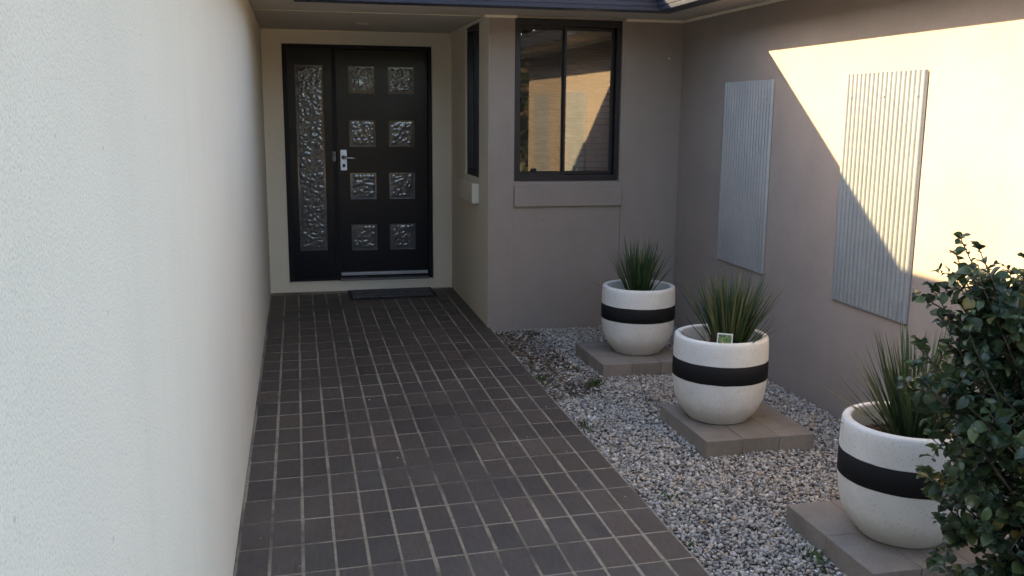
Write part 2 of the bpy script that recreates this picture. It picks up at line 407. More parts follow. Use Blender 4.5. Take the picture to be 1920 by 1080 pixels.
# template stones
def ico(sub=1):
    b_ = bmesh.new(); bmesh.ops.create_icosphere(b_, subdivisions=sub, radius=1.0)
    v = np.array([x.co[:] for x in b_.verts]); f = np.array([[q.index for q in x.verts] for x in b_.faces]); b_.free(); return v, f
iv, if_ = ico(1)
def gravel_mesh(name, P, S, mat):
    n = len(P); nv, nf = len(iv), len(if_)
    jit = 1 + rng.uniform(-0.32, 0.32, (n, nv, 1))
    V = iv[None]*jit
    sc = np.stack([rng.uniform(0.8, 1.35, n), rng.uniform(0.6, 1.0, n), rng.uniform(0.42, 0.8, n)], 1)*S[:, None]
    V = V*sc[:, None, :]
    a, b_, c = rng.uniform(0, 6.28, n), rng.normal(0, 0.5, n), rng.normal(0, 0.5, n)
    def Rz(t_): z = np.zeros_like(t_); o = np.ones_like(t_); return np.stack([np.stack([np.cos(t_), -np.sin(t_), z], 1), np.stack([np.sin(t_), np.cos(t_), z], 1), np.stack([z, z, o], 1)], 1)
    def Rx(t_): z = np.zeros_like(t_); o = np.ones_like(t_); return np.stack([np.stack([o, z, z], 1), np.stack([z, np.cos(t_), -np.sin(t_)], 1), np.stack([z, np.sin(t_), np.cos(t_)], 1)], 1)
    def Ry(t_): z = np.zeros_like(t_); o = np.ones_like(t_); return np.stack([np.stack([np.cos(t_), z, np.sin(t_)], 1), np.stack([z, o, z], 1), np.stack([-np.sin(t_), z, np.cos(t_)], 1)], 1)
    Rm = np.einsum('nij,njk,nkl->nil', Rz(a), Rx(b_), Ry(c))
    V = np.einsum('nij,nvj->nvi', Rm, V) + P[:, None, :]
    F = (if_[None] + (np.arange(n)*nv)[:, None, None]).reshape(-1, 3)
    me = bpy.data.meshes.new(name); V = V.reshape(-1, 3)
    me.vertices.add(len(V)); me.vertices.foreach_set('co', V.ravel().astype(np.float32))
    me.loops.add(F.size); me.loops.foreach_set('vertex_index', F.ravel().astype(np.int32))
    me.polygons.add(len(F)); me.polygons.foreach_set('loop_start', np.arange(0, F.size, 3, dtype=np.int32)); me.polygons.foreach_set('loop_total', np.full(len(F), 3, dtype=np.int32))
    me.update(calc_edges=True); me.materials.append(M[mat])
    return link(bpy.data.objects.new(name, me))
pts, siz = [], []
GX0, GX1, GY0, GY1 = 1.616, XR-0.008, 1.5, YW-0.01
cell = 0.0120
for iy in range(int((GY1-GY0)/cell)):
    for ix in range(int((GX1-GX0)/cell)):
        x = GX0 + (ix + random.random())*cell; y = GY0 + (iy + random.random())*cell
        if in_slab(x, y): continue
        if y < 2.3 and random.random() < 0.5: continue
        # thin strip by the far path corner shows soil
        thin = noise.noise((x*3.1, y*3.1, 7.7))
        if x < 1.95 and y > 5.0 and thin > -0.12 and random.random() < 0.7: continue
        s = random.choice((0.0045, 0.0056, 0.0068, 0.0080, 0.0095, 0.0122)); 
        pts.append((x, y, bed_h(x, y) + random.uniform(-0.004, 0.010))); siz.append(s)
gr = gravel_mesh('gravel', np.array(pts), np.array(siz), 'stone')

# a few strays kicked onto the path
sp, ss = [], []
for k in range(60):
    x = 1.6 - abs(random.gauss(0, 0.22)) if k < 36 else random.uniform(0.05, 1.55); y = random.uniform(2.6, 8.2)
    if x < 0.05: continue
    sp.append((x, y, 0.0015)); ss.append(random.uniform(0.0015, 0.0045))
st_ = gravel_mesh('stray_stones', np.array(sp), np.array(ss), 'stone'); tag(st_, 'tiny stray stones scattered on the tiled path', 'stray stones', kind='stuff')
tag(gr, 'loose grey and cream crushed stone gravel between path and wall', 'gravel', kind='stuff')

# ------------------------------------------------------------------ house
house = empty('house', (1.5, YW, 0)); tag(house, 'rendered house front with pale left wall, dark entry door and taupe courtyard walls', 'house')
WT = 2.40            # wall tops run above the soffit
def wallpart(mat, boxes, label=None):
    bm = bmesh.new()
    for b_ in boxes: bx(bm, *b_)
    o = mesh_obj('wall', bm, mat, house)
    if label: o['label'] = label
    return o
wallpart('white_wall', [(-0.22, 0.0, YFRONT, YD+0.2, -0.2, WT)], 'pale textured wall left of the tiled path')
# door wall with opening
DX0, DX1, DZ0, DZ1 = 0.163, 1.432, 0.088, 2.122
bm = bmesh.new()
xs = [0.001, DX0, DX1, XC+0.2]; zs = [-0.2, DZ0, DZ1, WT]
for i in range(3):
    for k in range(3):
        if i == 1 and k == 1: continue
        bx(bm, xs[i], xs[i+1], YD, YD+0.2, zs[k], zs[k+1])
bmesh.ops.remove_doubles(bm, verts=bm.verts, dist=1e-5)
seen = {}
for f in list(bm.faces):
    key = tuple(sorted(v.index for v in f.verts))
bm.verts.index_update()
for f in list(bm.faces):
    key = tuple(sorted(v.index for v in f.verts)); seen.setdefault(key, []).append(f)
dead = [f for fs in seen.values() if len(fs) > 1 for f in fs]
bmesh.ops.delete(bm, geom=dead, context='FACES_ONLY')
mesh_obj('wall', bm, 'cream', house)['label'] = 'cream porch wall around the entry door'
# return wall with side window opening
RY0, RY1, RZ0, RZ1 = 7.06, 7.645, 1.075, 2.222
wallpart('cream', [(XC, XC+0.2, YW+0.19, RY0, -0.2, WT), (XC, XC+0.2, RY1, YD-0.001, -0.2, WT),
                   (XC, XC+0.2, RY0+0.0005, RY1-0.0005, -0.2, RZ0), (XC, XC+0.2, RY0+0.0005, RY1-0.0005, RZ1, WT)], 'cream return wall of the porch with narrow window')
# corner pier: taupe front, cream flank
WX0, WX1, WZ0, WZ1 = 1.787, 2.585, 1.075, 2.222
wallpart('taupe', [(XC+0.0025, WX0, YW, YW+0.1895, -0.2, WT)], 'taupe corner pier between porch and window')
wallpart('cream', [(XC, XC+0.002, YW+0.004, YW+0.1895, -0.2, WT)], 'cream flank of the corner pier')
wallpart('taupe', [(WX0+0.002, WX1-0.002+0.018, YW+0.006, YW+0.19, -0.2, WZ0-0.004)], 'taupe wall panel under the window')
wallpart('taupe', [(WX1+0.018, XR-0.001, YW+0.001, YW+0.19, -0.2, WT)], 'taupe wall panel between window and courtyard corner')
wallpart('taupe', [(WX0+0.002, WX1+0.016, YW+0.003, YW+0.19, WZ1+0.001, WT)], 'taupe lintel strip above the window')
wallpart('taupe', [(WX1+0.001, WX1+0.0175, YW+0.002, YW+0.19, WZ0-0.0035, WZ1+0.0005)], 'taupe strip right of the window frame')
wallpart('taupe', [(XR, XR+0.22, YEND, YW+0.19, -0.2, WT)], 'taupe courtyard side wall, half in sun')
# front return of the right wing
wallpart('taupe', [(XR+0.2205, XR+4.5, YEND, YEND+0.2, -0.2, WT)], 'taupe front wall of the right wing')

# soffits
bm = bmesh.new()
for r_ in ((0.001, XR-0.0015, YE+0.10, YW-0.0005), (0.001, XC-0.0008, YW+0.0005, YD-0.0015), (0.001, XLE-0.10, YFRONT-0.4, YE+0.0995), (XRE+0.10, XR-0.0015, YEND-0.45, YE+0.0995)):
    bx(bm, *r_, ZS, ZS+0.012)
sof = mesh_obj('soffit', bm, 'soffit', house)
# joint strip across porch ceiling
box('cover_strip', 'bead', sof, 0.004, XC-0.003, 6.785, 6.803, ZS-0.004, ZS-0.0004, 0.001)
# eave beads against the wall heads
for nm, a in (('bead', (XC-0.035, WX0+0.012, YW-0.020, YW-0.0006, ZS-0.019, ZS-0.0005)), ('bead', (WX1+0.022, XR-0.021, YW-0.020, YW-0.0006, ZS-0.019, ZS-0.0005)),
              ('bead', (XR-0.020, XR-0.0008, YEND, YW-0.0006, ZS-0.019, ZS-0.0005)), ('bead', (XC-0.020, XC-0.0006, YW+0.0, YD-0.022, ZS-0.017, ZS-0.0005)),
              ('bead', (0.022, XC-0.0006, YD-0.020, YD-0.0006, ZS-0.012, ZS-0.0005))):
    box(nm, 'bead', sof, *a, 0.003)
bm = bmesh.new(); lathe(bm, [(0.0, -0.006), (0.045, -0.006), (0.050, -0.002), (0.050, -0.0006)], 24, 0.79, 7.64, ZS)
mesh_obj('downlight', bm, 'bead', sof, smooth=False)

# gutters: extruded ribbed profile (d = outwards, z)
GP = [(0.0, ZG0+0.004), (0.004, ZG0), (0.116, ZG0), (0.122, ZG0+0.004), (0.128, ZG0+0.022), (0.1255, ZG0+0.0245), (0.1265, ZG0+0.0285), (0.132, ZG0+0.031), (0.138, ZG0+0.052),
      (0.1355, ZG0+0.0545), (0.1365, ZG0+0.0585), (0.142, ZG0+0.061), (0.149, ZG0+0.084), (0.1465, ZG0+0.0865), (0.1475, ZG0+0.0905), (0.156, ZG0+0.094), (0.172, ZG1-0.004), (0.172, ZG1), (0.158, ZG1), (0.115, ZG0+0.010), (0.0, ZG0+0.012)]
def gutter(fn0, fn1):
    bm = bmesh.new()
    A = [bm.verts.new(fn0(d, z)) for d, z in GP]; B = [bm.verts.new(fn1(d, z)) for d, z in GP]
    n = len(GP)
    for i in range(n):
        j = (i+1) % n; bm.faces.new((A[i], A[j], B[j], B[i]))
    return mesh_obj('gutter', bm, 'gutter', house)
q_ = 0.172
gutter(lambda d, z: (XLE - q_ + d, YE + q_ - d, z), lambda d, z: (XRE + q_ - d, YE + q_ - d, z))['label'] = 'shaded ribbed gutter above the window'
gutter(lambda d, z: (XRE + q_ - d, YE + q_ - d - 0.0008, z), lambda d, z: (XRE + q_ - d, YEND - 0.5, z))['label'] = 'sunlit ribbed gutter along the right eave'
gutter(lambda d, z: (XLE - q_ + d, YE + q_ - d - 0.0008, z), lambda d, z: (XLE - q_ + d, YFRONT - 0.5, z))
# roof
bm = bmesh.new(); tn = math.tan(math.radians(22)); RD = 3.2; zr = ZG1 - 0.012
def V(*p): return bm.verts.new(p)
zt = zr + RD*tn
a0 = XLE-0.15; a1 = XRE+0.15; ye = YE+0.15
def quad(*ps): bm.faces.new([V(*p) for p in ps])
quad((a0, ye, zr), (a1, ye, zr), (a1+RD, ye+RD, zt), (a0-RD, ye+RD, zt))
quad((a0-RD, ye+RD, zt), (a1+RD, ye+RD, zt), (a1+RD, ye+2*RD, zr), (a0-RD, ye+2*RD, zr))
quad((a0, YFRONT-0.5, zr), (a0, ye, zr), (a0-RD, ye+RD, zt), (a0-RD, YFRONT-0.5, zt))
quad((a0-RD, YFRONT-0.5, zt), (a0-RD, ye+RD, zt), (a0-2*RD, ye+RD, zr), (a0-2*RD, YFRONT-0.5, zr))
quad((a1, YEND-0.5, zr), (a1, ye, zr), (a1+RD, ye+RD, zt), (a1+RD, YEND-0.5, zt))
quad((a1+RD, YEND-0.5, zt), (a1+RD, ye+RD, zt), (a1+2*RD, ye+RD, zr), (a1+2*RD, YEND-0.5, zr))
bm.faces.new([V(a0, YFRONT-0.5, zr), V(a0-RD, YFRONT-0.5, zt), V(a0-2*RD, YFRONT-0.5, zr)])
bm.faces.new([V(a1, YEND-0.5, zr), V(a1+RD, YEND-0.5, zt), V(a1+2*RD, YEND-0.5, zr)])
quad((a0-2*RD, ye+RD, zr), (a0-RD, ye+RD, zt), (a0-RD, ye+2*RD, zr), (a0-2*RD, ye+2*RD, zr))
mesh_obj('roof', bm, 'roof', house)
# dark rooms behind the windows and door
def room(x0, x1, y0, y1, z0, z1, open_face):
    bm = bmesh.new(); bx(bm, x0, x1, y0, y1, z0, z1); bm.faces.ensure_lookup_table()
    for f in list(bm.faces):
        c = f.calc_center_median()
        if (open_face == 'y0' and abs(c.y-y0) < 1e-5): bm.faces.remove(f)
    return mesh_obj('interior_wall', bm, 'room', house)
room(1.81, 4.8, YW+0.192, YD+1.2, 0.1, 2.39, 'y0')

# window in the courtyard
def window_front():
    w_ = empty('window', (WX0, YW, WZ0), house)
    w_.location = Vector((WX0, YW, WZ0)) - Vector(house.location)
    bm = bmesh.new(); f0, f1 = YW+0.028, YW+0.115
    bx(bm, WX0+0.003, WX0+0.030, f0, f1, WZ0+0.002, WZ1-0.001)
    bx(bm, WX1-0.032, WX1-0.0015, f0, f1, WZ0+0.002, WZ1-0.001)
    bx(bm, WX0+0.0305, WX1-0.0325, f0+0.0008, f1, WZ1-0.048, WZ1-0.0015)
    bx(bm, WX0+0.0305, WX1-0.0325, f0+0.0008, f1, WZ0+0.0025, WZ0+0.046)
    bx(bm, WX0+0.0305, WX1-0.0325, f0-0.008, f0+0.0003, WZ0+0.0025, WZ0+0.016)
    mesh_obj('frame', bm, 'alu', w_)
    xm = 2.168
    def sash(x0, x1, y, z0, z1, t, label=None):
        bm = bmesh.new(); d = 0.020
        bx(bm, x0, x0+t, y, y+d, z0, z1, 0.002); bx(bm, x1-t, x1, y, y+d, z0, z1, 0.002)
        bx(bm, x0+t+.0003, x1-t-.0003, y+.0008, y+d, z1-t, z1, 0.002); bx(bm, x0+t+.0003, x1-t-.0003, y+.0008, y+d, z0, z0+t, 0.002)
        o = mesh_obj('sash', bm, 'alu', w_)
        bm = bmesh.new(); bx(bm, x0+t*0.6, x1-t*0.6, y+0.008, y+0.0125, z0+t*0.6, z1-t*0.6)
        for f in list(bm.faces):
            if abs(f.normal.y) < 0.5 : pass
        bm.faces.ensure_lookup_table()
        for f in list(bm.faces):
            if f.calc_center_median().y > y+0.0085: bm.faces.remove(f)
        mesh_obj('pane', bm, 'glass', w_)
    sash(WX0+0.031, xm+0.004, YW+0.052, WZ0+0.047, WZ1-0.049, 0.024)
    sash(xm-0.020, WX1-0.033, YW+0.078, WZ0+0.0472, WZ1-0.0492, 0.024)
    # insect screen over the left half
    sx0, sx1, sy = WX0+0.0312, xm+0.008, YW+0.034
    bm = bmesh.new(); t_ = 0.017
    z0, z1 = WZ0+0.0473, WZ1-0.0493
    bx(bm, sx0, sx0+t_, sy, sy+0.010, z0, z1); bx(bm, sx1-t_, sx1, sy, sy+0.010, z0, z1)
    bx(bm, sx0+t_, sx1-t_, sy+.0006, sy+0.010, z1-t_, z1); bx(bm, sx0+t_, sx1-t_, sy+.0006, sy+0.010, z0, z0+t_)
    mesh_obj('screen_frame', bm, 'alu', w_)
    bm = bmesh.new(); bm.faces.new([bm.verts.new(p) for p in ((sx0+.01, sy+.005, z0+.01), (sx1-.01, sy+.005, z0+.01), (sx1-.01, sy+.005, z1-.01), (sx0+.01, sy+.005, z1-.01))])
    mesh_obj('insect_screen', bm, 'screen', w_)
    box('latch', 'dark_plastic', w_, 1.925, 1.965, YW+0.046, YW+0.058, z0+0.018, z0+0.045, 0.003)
    # rendered sill block
    bm = bmesh.new(); bx(bm, WX0+0.001, WX1+0.017, YW-0.022, YW+0.0055, 0.895, 1.034, 0.002)
    mesh_obj('sill', bm, 'taupe', w_)
    bm = bmesh.new()   # sloped render under the frame
    p = [(YW-0.018, 1.0345), (YW+0.027, WZ0+0.0015), (YW+0.027, 1.0345)]
    A = [bm.verts.new((WX0+0.0035, y_, z_)) for y_, z_ in p]; B = [bm.verts.new((WX1+0.0155, y_, z_)) for y_, z_ in p]
    for i in range(3):
        j = (i+1) % 3; bm.faces.new((A[i], A[j], B[j], B[i]))
    bm.faces.new(A[::-1]); bm.faces.new(B)
    mesh_obj('sill_slope', bm, 'taupe', w_)
window_front()
# venetian blind behind the glass
blind = empty('venetian_blind', (2.18, YW+0.17, WZ0)); tag(blind, 'dark brown slatted blind behind the courtyard window', 'blind')
bm = bmesh.new(); ca, sa = math.cos(math.radians(38)), math.sin(math.radians(38)); hw = 0.025
bxp = [(-hw, -0.0012), (hw, -0.0012), (hw, 0.0012), (-hw, 0.0012)]
A, B = [], []
for u, v in bxp:
    yy = u*ca - v*sa; zz = u*sa + v*ca
    A.append(bm.verts.new((-0.375, yy, zz))); B.append(bm.verts.new((0.375, yy, zz)))
for i in range(4):
    j = (i+1) % 4; bm.faces.new((A[i], A[j], B[j], B[i]))
bm.faces.new(A[::-1]); bm.faces.new(B); bmesh.ops.recalc_face_normals(bm, faces=bm.faces)
sm_ = bpy.data.meshes.new('slat'); bm.to_mesh(sm_); bm.free(); sm_.materials.append(M['blind'])
for k in range(24):
    o = bpy.data.objects.new('slat', sm_); o.location = (random.uniform(-.001, .001), 0, 0.065 + k*0.0455 + random.uniform(-.0008, .0008)); o.rotation_euler = (random.uniform(-.04, .04), random.uniform(-.002, .002), 0); link(o, blind)
for xx in (1.93, 2.43):
    bm = bmesh.new(); tube(bm, [(xx, YW+0.155, WZ0+0.05), (xx, YW+0.155, WZ1-0.02)], [0.0013, 0.0013], 5); mesh_obj('cord', bm, 'blind', blind)
box('head_rail', 'blind', blind, 1.80, 2.56, YW+0.145, YW+0.187, WZ1-0.045, WZ1-0.003, 0.002)

# narrow window in the porch return
w2 = empty('window', Vector((XC, RY0, RZ0)) - Vector(house.location), house)
w2['label'] = 'narrow dark window in the porch return wall'
bm = bmesh.new(); t_ = 0.042; fx0, fx1 = XC+0.012, XC+0.10
bx(bm, fx0, fx1, RY0+0.002, RY0+t_, RZ0+0.0015, RZ1-0.0015); bx(bm, fx0, fx1, RY1-t_, RY1-0.002, RZ0+0.0015, RZ1-0.0015)
bx(bm, fx0+.0006, fx1, RY0+t_, RY1-t_, RZ1-t_, RZ1-0.0017); bx(bm, fx0+.0006, fx1, RY0+t_, RY1-t_, RZ0+0.0017, RZ0+t_)
bx(bm, fx0+.0008, fx1-0.02, 7.335, 7.370, RZ0+t_, RZ1-t_)
mesh_obj('frame', bm, 'alu', w2)
for ya, yb in ((RY0+t_, 7.335), (7.370, RY1-t_)):
    bm = bmesh.new(); bm.faces.new([bm.verts.new(p) for p in ((XC+0.04, ya, RZ0+t_), (XC+0.04, yb, RZ0+t_), (XC+0.04, yb, RZ1-t_), (XC+0.04, ya, RZ1-t_))]); mesh_obj('pane', bm, 'glass', w2)
box('sill', 'cream', w2, XC-0.055, XC-0.0005, 7.055, 7.70, 0.885, 1.036, 0.003)
bm = bmesh.new(); bx(bm, XC+0.201, XC+0.7, RY0-0.2, RY1+0.2, 0.9, 2.38); bm.faces.ensure_lookup_table()
for f in list(bm.faces):
    if abs(f.calc_center_median().x - (XC+0.201)) < 1e-5: bm.faces.remove(f)
mesh_obj('interior_wall', bm, 'room', house)

# ---------------- entry door
def child_empty(name, loc, parent):
    return empty(name, Vector(loc) - wpos(parent), parent)
def rippled(name, x0, x1, z0, z1, y, parent, seed, border=0.024, amp=0.0045):
    bm = bmesh.new(); st = 0.0065
    nx_, nz_ = max(4, int((x1-x0)/st)), max(4, int((z1-z0)/st)); g_ = []
    for i in range(nx_+1):
        col_ = []
        for k in range(nz_+1):
            x = x0 + (x1-x0)*i/nx_; z = z0 + (z1-z0)*k/nz_
            d = min(x-x0, x1-x, z-z0, z1-z); m_ = max(0.0, min(1.0, (d-border*0.7)/(border*0.5)))
            n = noise.noise((x*27, seed*3.1, z*27)) + 0.22*noise.noise((x*60+5, seed, z*60))
            h = math.tanh(abs(n)*4.2 - 0.9) * 0.5 + 0.4
            col_.append(bm.verts.new((x, y - amp*h*m_, z)))
        g_.append(col_)
    for i in range(nx_):
        for k in range(nz_): bm.faces.new((g_[i][k], g_[i+1][k], g_[i+1][k+1], g_[i][k+1]))
    return mesh_obj(name, bm, 'door_glass', parent, smooth=True)
dfr = child_empty('door_frame', (DX0, YD, DZ0), house)
y0 = YD+0.030
bm = bmesh.new()
bx(bm, DX0+0.001, 0.205, y0, y0+0.10, DZ0+0.001, DZ1-0.001, 0.001)
bx(bm, 1.396, DX1-0.001, y0, y0+0.10, DZ0+0.001, DZ1-0.001, 0.003)
bx(bm, 0.2055, 1.3955, y0+0.0008, y0+0.10, DZ1-0.036, DZ1-0.0012, 0.001)
bx(bm, 0.572, 0.604, y0-0.004, y0+0.10, DZ0+0.0012, DZ1-0.0365, 0.0015)
mesh_obj('jamb', bm, 'door_frame', dfr)
# threshold of small tiles
xx = 0.6045
for k, wd in enumerate((0.235, 0.262, 0.29)):
    box('threshold_tile', 'sill_tile', dfr, xx+0.001, min(xx+wd, 1.3955)-0.001, y0-0.045, y0+0.09, DZ0+0.0005, DZ0+0.020, 0.0015); xx += wd
box('sill_ledge', 'cream', dfr, DX0-0.004, DX1+0.004, YD-0.012, YD+0.028, DZ0-0.016, DZ0-0.001, 0.002)
def panelled(name, x0, x1, z0, z1, y, holes, parent):
    """slab with square openings; rims stepped back so the panes sit in a rebate"""
    bm = bmesh.new()
    xs = sorted(set([x0, x1] + [v for h in holes for v in h[:2]])); zs = sorted(set([z0, z1] + [v for h in holes for v in h[2:]]))
    grid = {}
    def gv_(i, k, yy):
        if (i, k, yy) not in grid: grid[(i, k, yy)] = bm.verts.new((xs[i], yy, zs[k]))
        return grid[(i, k, yy)]
    for i in range(len(xs)-1):
        for k in range(len(zs)-1):
            cx_, cz_ = (xs[i]+xs[i+1])/2, (zs[k]+zs[k+1])/2
            if any(h[0] < cx_ < h[1] and h[2] < cz_ < h[3] for h in holes): continue
            bm.faces.new((gv_(i, k, y), gv_(i+1, k, y), gv_(i+1, k+1, y), gv_(i, k+1, y)))
    bnd = [e for e in bm.edges if e.is_boundary]
    r_ = bmesh.ops.extrude_edge_only(bm, edges=bnd)
    bmesh.ops.translate(bm, vec=(0, 0.022, 0), verts=[v for v in r_['geom'] if isinstance(v, bmesh.types.BMVert)])
    o = mesh_obj(name, bm, 'door', parent)
    return o
# sidelight
SH = (0.266, 0.501, 0.360, 1.950)
sd = child_empty('sidelight', (0.2, YD, DZ0), house)
panelled('sidelight_panel', 0.2058, 0.5715, DZ0+0.03, DZ1-0.037, y0+0.012, [SH], sd)
box('bottom_rail', 'door_frame', sd, 0.2058, 0.5715, y0-0.004, y0+0.08, DZ0+0.0012, DZ0+0.0295, 0.003)
rippled('pane', SH[0], SH[1], SH[2], SH[3], y0+0.024, sd, 3.3)
# door leaf
door = child_empty('door', (0.61, YD, DZ0), house); door['label'] = 'black entry door with eight rippled glass squares'
DH = [(xa, xa+0.227, za, za+0.230) for za in (0.352, 0.805, 1.262, 1.718) for xa in (0.712, 1.052)]
panelled('door_leaf', 0.607, 1.393, DZ0+0.026, DZ1-0.040, y0+0.022, DH, door)
box('light_blocker', 'door_frame', door, DX0-0.06, DX1+0.06, YD+0.2008, YD+0.26, DZ0-0.15, DZ1+0.1)  # unseen slab added behind the opening to stop sun leaking through the door gaps
for i, h in enumerate(DH): rippled('pane', *h, y0+0.034, door, 10.0 + i*1.7)
bm = bmesh.new()
bx(bm, 0.612, 1.388, y0+0.006, y0+0.0215, 0.128, 0.140, 0.003); bx(bm, 0.612, 1.388, y0+0.010, y0+0.0215, 0.1405, 0.158, 0.003)
mesh_obj('weather_strip', bm, 'steel', door)
ph = y0+0.022
box('handle_plate', 'plate', door, 0.630, 0.687, ph-0.009, ph-0.0005, 1.058, 1.238, 0.003)
bm = bmesh.new(); 
def cyl_y(bm, x, z, r, ya, yb, seg=20):
    ra = [bm.verts.new((x+r*math.cos(2*math.pi*i/seg), ya, z+r*math.sin(2*math.pi*i/seg))) for i in range(seg)]
    rb = [bm.verts.new((x+r*math.cos(2*math.pi*i/seg), yb, z+r*math.sin(2*math.pi*i/seg))) for i in range(seg)]
    for i in range(seg):
        j = (i+1) % seg; bm.faces.new((ra[i], ra[j], rb[j], rb[i]))
    bm.faces.new(ra); bm.faces.new(rb[::-1])
cyl_y(bm, 0.657, 1.172, 0.0165, ph-0.022, ph-0.0095); mesh_obj('handle_rose', bm, 'dark_plastic', door)
bm = bmesh.new(); tube(bm, [(0.657, ph-0.022, 1.172), (0.657, ph-0.045, 1.172), (0.668, ph-0.055, 1.171), (0.70, ph-0.057, 1.168), (0.74, ph-0.056, 1.165), (0.764, ph-0.053, 1.163)], [0.008, 0.008, 0.009, 0.0098, 0.008, 0.004], 10)
mesh_obj('handle_lever', bm, 'steel', door, smooth=True)
bm = bmesh.new(); cyl_y(bm, 0.659, 1.103, 0.013, ph-0.0125, ph-0.0092); cyl_y(bm, 0.659, 1.094, 0.010, ph-0.0121, ph-0.0093)
mesh_obj('keyhole', bm, 'dark_plastic', door)
# door bell on the mullion
bell = empty('doorbell', (0.588, y0-0.0045, 1.14)); tag(bell, 'small grey doorbell on the black mullion left of the door handle', 'doorbell')
bell.location.x = 0.578
box('bell_case', 'grey_plastic', bell, 0.563, 0.591, y0-0.018, y0-0.0045, 1.140, 1.222, 0.003)
bm = bmesh.new(); cyl_y(bm, 0.577, 1.196, 0.008, y0-0.021, y0-0.0182, 14); mesh_obj('bell_button', bm, 'dark_plastic', bell)

# ------------------------------------------------------------------ doormat
dm = empty('doormat', (1.03, 8.14, 0.002)); tag(dm, 'dark grey doormat with black rubber border at the entry door step', 'doormat')
def ragged_slab(bm, x0, x1, y0_, y1_, z0, z1, amp, n=46, sk=0.035):
    top = []; per = []
    def P(x, y): return (x + random.uniform(-amp, amp), y + sk*(x-x0) + random.uniform(-amp, amp))
    for i in range(n): per.append(P(x0 + (x1-x0)*i/n, y0_))
    for i in range(n//2): per.append(P(x1, y0_ + (y1_-y0_)*i/(n//2)))
    for i in range(n): per.append(P(x1 - (x1-x0)*i/n, y1_))
    for i in range(n//2): per.append(P(x0, y1_ - (y1_-y0_)*i/(n//2)))
    lo = [bm.verts.new((x, y, z0)) for x, y in per]; hi = [bm.verts.new((x, y, z1 + random.uniform(-.001, .001))) for x, y in per]
    for i in range(len(per)):
        j = (i+1) % len(per); bm.faces.new((lo[i], lo[j], hi[j], hi[i]))
    bm.faces.new(hi); bm.faces.new(lo[::-1])
bm = bmesh.new(); ragged_slab(bm, 0.662, 1.400, 7.915, 8.325, 0.0025, 0.011, 0.004); mesh_obj('mat_border', bm, 'mat_border', dm)
bm = bmesh.new(); ragged_slab(bm, 0.688, 1.374, 7.945, 8.297, 0.0115, 0.017, 0.002); mesh_obj('mat_pile', bm, 'pile', dm)

# ------------------------------------------------------------------ corrugated wall sheets
def corr(y0_, y1_, label):
    z0, z1 = 0.600, 1.774
    s = empty('corrugated_sheet', (XR-0.004, (y0_+y1_)/2, z0)); tag(s, label, 'metal panel', 'corrugated zinc sheets on the courtyard wall')
    n = 18; per = 14; bm = bmesh.new(); F0, F1 = [], []
    tot = n*per; rz = [z0, z1]
    def xo(k): return XR - 0.0035 - 0.0165*abs(math.sin(math.pi*k/per))**0.55
    for k in range(tot+1):
        yy = y0_ + (y1_-y0_)*k/tot
        F0.append((bm.verts.new((xo(k), yy, z0)), bm.verts.new((xo(k), yy, z1))))
        F1.append((bm.verts.new((xo(k)+0.0012, yy, z0)), bm.verts.new((xo(k)+0.0012, yy, z1))))
    for k in range(tot):
        bm.faces.new((F0[k][0], F0[k+1][0], F0[k+1][1], F0[k][1])); bm.faces.new((F1[k][0], F1[k][1], F1[k+1][1], F1[k+1][0]))
        bm.faces.new((F0[k][0], F1[k][0], F1[k+1][0], F0[k+1][0])); bm.faces.new((F0[k][1], F0[k+1][1], F1[k+1][1], F1[k][1]))
    bm.faces.new((F0[0][0], F0[0][1], F1[0][1], F1[0][0])); bm.faces.new((F0[-1][0], F1[-1][0], F1[-1][1], F0[-1][1]))
    mesh_obj('sheet', bm, 'galv', s)
    for zz in (z0+0.10, z1-0.115):
        for f in (0.07, 0.47, 0.90):
            yy = y0_ + (y1_-y0_)*f; bm = bmesh.new()
            ra = [bm.verts.new((XR-0.0190, yy+0.0055*math.cos(i*math.pi/3), zz+0.0055*math.sin(i*math.pi/3))) for i in range(6)]
            rb = [bm.verts.new((XR-0.0240, yy+0.0045*math.cos(i*math.pi/3), zz+0.0045*math.sin(i*math.pi/3))) for i in range(6)]
            for i in range(6):
                j = (i+1) % 6; bm.faces.new((ra[i], ra[j], rb[j], rb[i]))
            bm.faces.new(rb); mesh_obj('screw', bm, 'steel', s)
    return s
corr(5.268, 5.930, 'shaded corrugated zinc sheet near the inner corner of the wall')
corr(3.842, 4.488, 'corrugated zinc sheet crossed by the diagonal sun edge')
corr(2.412, 3.060, 'corrugated zinc sheet beside the front end of the wall, seen in the window')
# wall plug
bm = bmesh.new(); cyl_y(bm, 2.945, 1.965, 0.006, YW-0.005, YW+0.0008, 8)
tag(mesh_obj('wall_plug', bm, 'plastic_white', None, origin=(2.945, YW, 1.965)), 'tiny white wall plug right of the window', 'wall plug')

